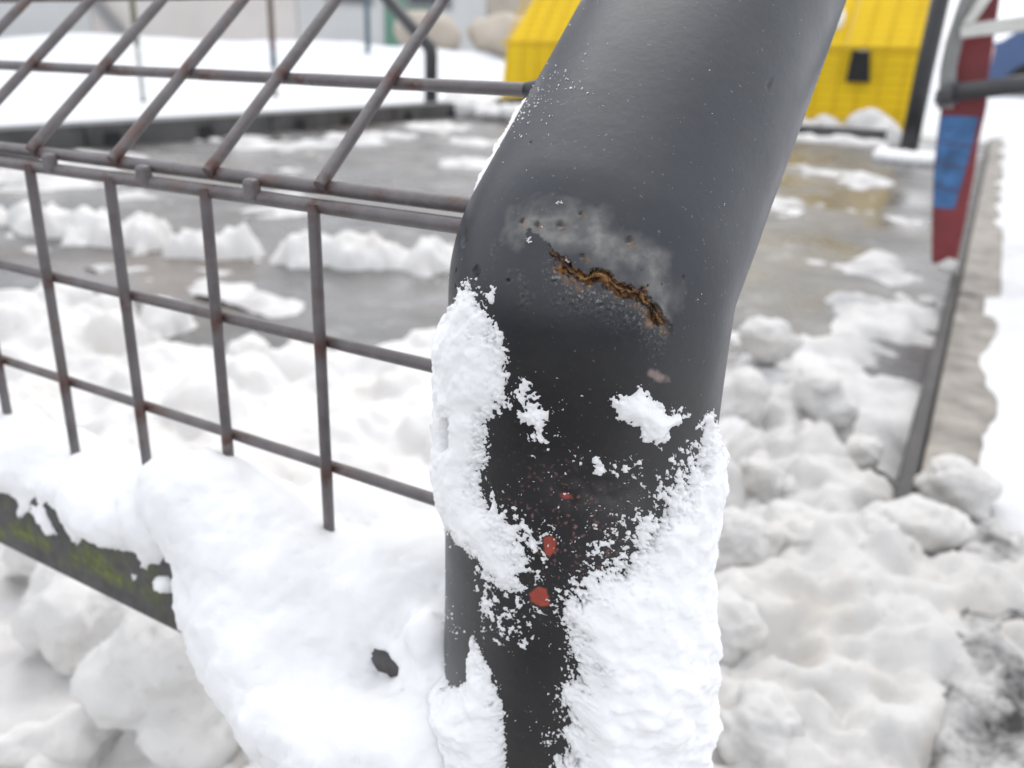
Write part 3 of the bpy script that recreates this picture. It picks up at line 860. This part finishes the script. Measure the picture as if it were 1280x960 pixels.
# chunks of ploughed snow, each its own lump
def chunk(loc, size, seed, label, group, mat=None):
    r = random.Random(seed)
    bl = []
    for _ in range(7):
        q = Vector((r.gauss(0, 1), r.gauss(0, 1), r.gauss(0, 1))).normalized()*r.uniform(.15, .55)
        bl.append((q.x*size[0], q.y*size[1], q.z*size[2], tuple(s_*r.uniform(.45, .75) for s_ in size)))
    o = lump_body('snow_chunk', bl, max(size)/14, mat or CHUNK, max(size)*.26, 1.3/max(size), seed, 3, max(size)*.05, 7/max(size))
    o.location = (loc[0], loc[1], gz(loc[0], loc[1]) + loc[2])
    o.rotation_euler = (0, 0, r.uniform(0, 6))
    tag(o, label, 'snow chunk', group)
    return o
GR = 'chunks of ploughed snow beside the kerb'
for i, (x, y, z, s, lb) in enumerate([
    (.045, .955, .075, (.058, .055, .045), 'large rounded snow chunk sitting between the post and the kerb'),
    (-.075, 1.17, .07, (.075, .05, .04), 'flat topped snow chunk at the edge of the wet floor beside the post'),
    (-.04, .86, .08, (.065, .055, .05), 'white snow chunk half hidden behind the right edge of the post'),
    (.115, .83, .06, (.042, .03, .022), 'small flat snow chunk lying on grey slush near the kerb'),
    (.035, .65, .075, (.034, .03, .028), 'small round snow chunk below the large rounded chunk'),
    (.072, .66, .07, (.028, .024, .02), 'smallest round snow chunk beside another round one'),
    (.225, .72, .10, (.05, .05, .035), 'jagged snow chunk lying on top of the concrete kerb'),
    (.06, .50, .085, (.04, .035, .035), 'yellowish snow chunk in the hollow beside the post'),
    (.105, .56, .08, (.055, .05, .03), 'broad low snow chunk in the middle of the heap by the kerb'),
    (.19, .62, .085, (.06, .05, .035), 'wide snow chunk pushed against the inner side of the kerb'),
    (.085, .38, .085, (.05, .04, .04), 'smooth snow chunk right beside the lower part of the post'),
    (.125, .27, .085, (.04, .035, .035), 'snow chunk at the foot of the post under the clinging snow')]):
    chunk((x, y, z), s, 50+i, lb, GR)
GL = 'chunks of snow under the bottom rail'
for i, (x, y, z, s, lb) in enumerate([
    (-.215, .085, .105, (.055, .05, .065), 'big pale snow chunk standing under the bottom rail'),
    (-.36, .12, .09, (.05, .045, .05), 'rounded snow chunk under the mossy part of the rail'),
    (-.47, .16, .08, (.06, .05, .045), 'wide snow chunk beneath the mossy end of the rail'),
    (-.13, .10, .065, (.05, .04, .03), 'dirty speckled snow chunk below the snow drift'),
    (-.28, .03, .06, (.05, .04, .03), 'low snow chunk in front of the big pale one')]):
    chunk((x, y, z), s, 90+i, lb, GL, CHUNK2)
for i, (x, y, s) in enumerate([(.155, 1.93, .025), (.135, 1.80, .020)]):
    chunk((x, y, .03 if i else .085), (s, s, s*.7), 120+i, ['little snow lump on the kerb at the foot of the red and blue board', 'little snow lump on the floor beside the kerb board'][i], GR)

# ------------------------------------------------------------------ things in the background
def far_post(x, y, lean, label):
    e = empty('corner_post', (x, y, gz(x, y)))
    g = Geo()
    R = .05
    pts = [Vector((0, 0, -.05)), Vector((0, 0, .40))]
    d = Vector((lean*math.sin(ANG), 0, math.cos(ANG))) if lean else Vector((0.02, 0, 1))
    for t in (.25, .5, .75): pts.append(Vector((0, 0, .40)).lerp(Vector((0, 0, .44)), t*1.4) + d*(.03*t*t))
    pts.append(Vector((0, 0, .445)) + d*.05)
    pts.append(Vector((0, 0, .445)) + d*.62)
    g.tube(pts, R, 20).build('pipe', BLACK, e, smooth=True)
    Geo().tube([Vector((0, 0, 0)), Vector((0, 0, .015))], .085, 20).build('base_plate', BLACK, e)
    tag(e, label, 'post')
    return e
far_post(-3.58, 5.2, -1, 'distant black bent pipe post standing at the end of the dark edging')
far_post(-.215, 5.15, 0, 'black upright pipe post beside the yellow goal with a snow cap round its foot')
def lump_at(name, balls, voxel, label, mat=HEAP, amp=.02, freq=9, seed=1):
    o = lump_body(name, balls, voxel, mat, amp, freq, seed, 3)
    tag(o, label, 'snow', kind='stuff')
    return o
def B(x, y, z, r): return (x, y, gz(x, y)+z, r)
lump_at('post_foot_snow', [B(-.215+q*.06, 5.05+abs(q)*.01, .02, (.06, .09, .05)) for q in (-2, -1, 0, 1, 2)], .012, 'small pad of snow round the foot of the black upright post', SNOW, .01)
lump_at('corner_snow', [B(-3.3+q*.17, 5.15+.05*math.sin(q*2), .04, (.14, .12, .09+.05*math.sin(q*1.7+1))) for q in range(0, 7)], .02, 'pile of snow beside the distant bent post', HEAP, .05)
lump_at('goal_snow', [B(-1.5+q*.16, 6.18, .03, (.14, .10, .10+.03*math.sin(q*2.1))) for q in range(0, 6)] + [B(-.58, 6.12, .05, (.15, .1, .19)), B(-.46, 6.08, .03, (.13, .1, .15))], .02, 'snow piled against the foot of the yellow goal', HEAP, .03)
lump_at('edging_snow', [B(-3.2+q*.15, 5.82+.01*math.sin(q*3), .0, (.13, .09, .05+.015*math.sin(q*1.9))) for q in range(0, 19)], .02, 'low strip of snow along the dark edging before the goal', HEAP, .02)

# yellow goal with a bent profile and wire screen
yg = empty('yellow_goal', (-2.0, 6.3, gz(-2, 6.3)))
tag(yg, 'yellow goal of bent sheet panels behind yellow wire mesh', 'goal')
Z0 = gz(-2, 6.3)
def YP(x, z, back=0.0): return (x+2.0, back, z-Z0)
XL, XR, ZBEND = -3.62, -.325, .79
ZL = .24
# lower vertical sheets around the dark opening
hx = [(-.800, -.660), (-.775, -.610)]                       # opening: top pair at .785, bottom pair at .585
for pts in ([(XL, ZL), (-2.2, ZL), (-2.2, ZBEND), (XL+.06, ZBEND)], [(-2.196, ZL), (-.83, ZL), (-.83, ZBEND), (-2.196, ZBEND)],
            [(-.83, ZL), (XR, ZL), (XR, .583), (-.83, .583)], [(-.83, .583), (-.790, .583), (-.745, .783), (-.745, ZBEND), (-.83, ZBEND)],
            [(-.640, .583), (XR, .583), (XR, ZBEND), (-.672, ZBEND), (-.672, .783)]):
    Geo().prism([YP(*q) for q in pts], (0, .012, 0)).build('sheet_panel', YEL, yg)
Geo().prism([YP(-.783, .578, -.055), YP(-.630, .578, -.055), YP(-.662, .782, -.055), YP(-.775, .782, -.055)], (0, .15, 0)).build('dark_opening', HOLE, yg)
sa = math.radians(38)
for (a, b) in ((XL+.06, -2.2), (-2.196, -.83), (-.826, XR)):
    q0 = [YP(a, ZBEND+.004), YP(b, ZBEND+.004)]
    top = Vector((0, math.sin(sa), math.cos(sa)))*.70
    Geo().prism([q0[0], q0[1], tuple(Vector(q0[1])+top), tuple(Vector(q0[0])+top+Vector((.12 if a < -3 else 0, 0, 0)))], tuple(Vector((0, math.cos(sa), -math.sin(sa)))*.012)).build('roof_panel', YEL, yg)
Geo().box(XL+2, XR+2, -.02, .03, ZBEND-Z0-.002, ZBEND-Z0+.016).build('bend_rail', YELW, yg)
v = Geo().tube([(0, 0, 0), (0, 0, .54)], .006, 6).build('upright_wire', YELW, yg)
vu = Geo().tube([(0, 0, 0), (0, 0, .70)], .006, 6).build('sloping_wire', YELW, yg)
ru = top.to_track_quat('Z', 'Y').to_euler()
i = 0
x = XL + .08
while x < XR:
    o = v if i == 0 else v.copy(); o2 = vu if i == 0 else vu.copy()
    if i: COL.objects.link(o); COL.objects.link(o2)
    o.parent = o2.parent = yg
    o.location = (x+2, -.03, ZL-Z0); o2.location = (x+2, -.032, ZBEND-Z0+.01); o2.rotation_euler = ru
    x += .142; i += 1
hw = Geo().tube([(XL+2.05, 0, 0), (XR+2, 0, 0)], .005, 6).build('level_wire', YELW, yg)
for j in range(20):
    o = hw if j == 0 else hw.copy()
    if j: COL.objects.link(o)
    o.parent = yg
    if j < 9: o.location = (0, -.04, ZL-Z0+.04+j*.06)
    else:
        q = Vector((0, -.042, ZBEND-Z0+.01)) + top*((j-9)/11+.03); o.location = q
lump_at('goal_top_snow', [(-.93, 6.30+.10, .99, (.05, .05, .09)), (-.97, 6.38, 1.07, (.06, .05, .08))], .015, 'patch of snow stuck to the sloping top of the yellow goal', SNOW, .01)

# red and blue board on the kerb with its tubes
bb = empty('painted_board', (.14, 1.95, gz(.14, 1.95)+.08))
tag(bb, 'tapered red and blue painted board standing on the concrete kerb', 'board')
OZ = gz(.14, 1.95)+.08
def BP(x, z, y=0): return (x-.14, y, z-OZ)
LE = [(.120, .135), (.100, .24), (.082, .35), (.074, .427), (.070, .487), (.065, .537), (.077, .635), (.092, .74), (.11, .86)]
RE = [(.172, .122), (.170, .24), (.166, .35), (.160, .407), (.160, .487), (.151, .54), (.143, .635), (.136, .74), (.14, .86)]
Geo().prism([BP(*q) for q in LE[::-1]] + [BP(*q) for q in RE], (0, .022, 0)).build('board', RED, bb, bevel=.002)
def panel(pts, name, mat, y=-.003): return Geo().prism([BP(a, b, y) for a, b in pts], (0, .006, 0)).build(name, mat, bb)
panel([(.098, .262), (.142, .262), (.144, .30), (.089, .31)], 'blue_patch', BLUE)
panel([(.0885, .313), (.144, .303), (.147, .352), (.083, .358)], 'blue_patch', BLUE)
panel([(.0825, .361), (.147, .355), (.149, .400), (.078, .404)], 'blue_patch', BLUE)
panel([(.0775, .407), (.149, .403), (.150, .463), (.074, .463)], 'blue_patch', BLUE)
panel([(.073, .478), (.112, .497), (.108, .503), (.071, .505)], 'blue_patch', BLUE)
panel([(.078, .523), (.098, .530), (.083, .548)], 'blue_patch', BLUE)
gt = empty('grey_tube', (.075, 1.90, gz(.075, 1.9)))
tag(gt, 'bent grey steel tube in front of the red and blue board', 'tube')
OG = gz(.075, 1.9)
Geo().tube([(.006, 0, .478-OG), (.004, 0, .50-OG), (-.004, 0, .56-OG), (-.004, 0, .61-OG), (.004, 0, .68-OG), (.022, 0, .78-OG), (.05, 0, .92-OG)], .0165, 16).build('tube', GREY, gt, smooth=True)
Geo().tube([(.003, -.0, .487-OG), (.003, 0, .515-OG)], .0215, 16).build('clamp', DGREY, gt)
dt = empty('dark_tube', (.15, 1.87, .5))
tag(dt, 'dark grey horizontal tube clamped across the red and blue board', 'tube')
Geo().tube([(-.075, .0, .008), (.15, 0, .046), (.9, .1, .16)], .0185, 16).build('tube', DGREY, dt, smooth=True)
Geo().tube([(-.080, .0, .007), (-.058, 0, .0105)], .023, 16).build('end_cap', DGREY, dt)
wf = empty('white_frame', (.15, 1.86, .63))
tag(wf, 'white angled frame bar beside the bent grey tube', 'frame')
Geo().prism([(-.070, 0, .008), (-.066, 0, -.012), (.10, 0, .010), (.5, 0, .06), (.5, 0, .088), (.10, 0, .040), (-.046, 0, .017)], (0, .02, 0)).build('level_bar', WHITE, wf, bevel=.002)
Geo().prism([(-.0695, 0, .0100), (-.0465, 0, .0185), (-.014, 0, .09), (.034, 0, .20), (.011, 0, .20), (-.037, 0, .09)], (0, .02, 0)).build('sloping_bar', WHITE, wf, bevel=.002)

# thin poles beyond the edging
def pole(x, y, h, bands, r, label):
    e = empty('thin_pole', (x, y, gz(x, y)+.05))
    z = -.1
    for (zt, mt) in bands:
        Geo().tube([(0, 0, z), (0, 0, zt-.002)], r, 12).build('pole_section', mt, e, smooth=True)
        z = zt
    tag(e, label, 'pole')
OLIVE = mat_plain('olive_paint', (0.10, 0.11, 0.05), .6)
BROWN = mat_plain('brown_wood', (0.13, 0.09, 0.075), .6)
MAROON = mat_plain('maroon_paint', (0.07, 0.018, 0.022), .5)
TEAL = mat_plain('teal_paint', (0.03, 0.07, 0.10), .5)
PALE = mat_plain('pale_band', (0.42, 0.43, 0.40), .6)  # pale tone; on the olive pole it paints in light from the snow
pole(-4.38, 3.28, 1.6, [(.04, DGREY), (.34, PALE), (1.6, OLIVE)], .016, 'thin olive pole with a painted snow-lit middle standing in the snow field')
pole(-4.36, 4.37, 1.6, [(.05, MAROON), (.22, PALE), (.33, TEAL), (.42, MAROON), (1.6, BROWN)], .020, 'thin brown pole with a maroon and blue lower part in the snow field')
pole(-6.6, 8.2, 1.2, [(.9, TEAL), (2.0, GREY)], .03, 'distant slim bluish pole in front of the tan stones')
# olive bin-like post with yellow foot between the posts and board
e = empty('olive_post', (.02, 5.6, gz(.02, 5.6)))
tag(e, 'olive green post on a yellow foot behind the black upright post', 'post')
Geo().tube([(0, 0, .0), (0, 0, .20)], [.075, .05], 14).build('yellow_foot', YEL, e, smooth=True)
Geo().tube([(0, 0, .2), (0.02, 0, .55)], .055, 14).build('column', OLIVE, e, smooth=True)
Geo().tube([(.02, 0, .55), (.04, 0, .64)], [.06, .04], 14).build('pink_cap', mat_plain('pink_paint', (.5, .32, .28), .6), e, smooth=True)

# building wall far behind the snow bank
bd = empty('low_building', (-19, 17, gz(-19, 17)))
tag(bd, 'pale low building beyond the snow bank', 'building')
bd.rotation_euler = (0, 0, math.radians(38))
WALLG = mat_plain('pale_grey_wall', (.52, .52, .51), .8, .06, .5)
WALLB = mat_plain('beige_wall', (.58, .54, .51), .8, .06, .5)
WALLT = mat_plain('tan_wall', (.42, .37, .31), .8, .2, 1.0)
TRIM = mat_plain('grey_trim', (.22, .22, .22), .6)
GREEN = mat_plain('green_door', (.10, .22, .16), .5)
GLASS = mat_plain('dark_glass', (.05, .06, .07), .1)
for (a, b, mt) in ((-16, -3.2, WALLG), (-3.2, 2.2, WALLB), (2.2, 7.5, WALLG), (7.5, 18, WALLT)):
    Geo().box(a+.01, b-.01, 0, 4, -1, 4.5).build('wall', mt, bd)
Geo().prism([(-3.9, -.3, 2.0), (-3.6, -.3, 2.0), (-2.3, -.3, .3), (-2.6, -.3, .3)], (0, .2, 0)).build('stair_rail', TRIM, bd)
for x in (-12, -8, 3.0, 5.2):
    f = Geo().box(x, x+1.3, -.08, .0-.005, 1.3, 2.9).build('window', TRIM, bd)
    Geo().box(x+.1, x+1.2, -.10, -.081, 1.4, 2.8).build('pane', GLASS, f)
Geo().box(4.6, 5.9, -.06, -.004, .0, 2.2).build('door', GREEN, bd)
# tan boulders behind the bank
for i, (x, y, s) in enumerate([(-8.2, 11.6, .55), (-7.2, 12.3, .6), (-6.3, 12.9, .5)]):
    o = lump_body('boulder', [(0, 0, .2, (s, s*.7, s*.55)), (s*.4, .1, .1, (s*.6, s*.6, s*.4))], .09, WALLT, .12, 1.5, 300+i, 2)
    o.location = (x, y, gz(x, y)+.42)
    tag(o, ['tan boulder in the far snow bank beside the slim bluish pole', 'middle tan boulder of three in the far snow bank', 'tan boulder in the far snow bank beside the yellow goal'][i], 'boulder', 'boulders in the snow bank')
# parked blue car behind the yard
cr = empty('parked_car', (1.75, 13.0, gz(1.75, 13.0)+.02))
tag(cr, 'blue parked car with snow on its roof far beyond the yard', 'car')
CARB = mat_plain('car_blue', (.05, .09, .20), .3, .05)
prof = [(-2.0, .25), (2.0, .25), (2.05, .75), (1.1, .88), (.6, 1.35), (-1.1, 1.38), (-1.7, .9), (-2.05, .8)]
Geo().prism([(a, 0, b) for a, b in prof], (0, 1.7, 0)).build('body', CARB, cr, bevel=.05)
for a in (-1.25, 1.25):
    wv = Geo().tube([(a, -.03, .32), (a, .2, .32)], .32, 20).build('wheel', HOLE, cr)
    Geo().tube([(a, -.05, .32), (a, -.031, .32)], .18, 16).build('rim', GREY, wv)
for (a, b, c, d) in ((-1.45, -.35, -1.0, -.35), (-.25, .85, -.25, .5)):
    Geo().prism([(a, -.015, .92), (b, -.015, .92), (d, -.015, 1.28), (c, -.015, 1.28)], (0, .014, 0)).build('window', GLASS, cr)
lump_at('car_roof_snow', [(1.75+q*.25-.25, 13.0+.85, gz(1.75, 13)+1.42, (.5, .85, .14)) for q in range(-3, 4)], .08, 'layer of snow on the roof of the blue parked car', SNOW, .05, 2)
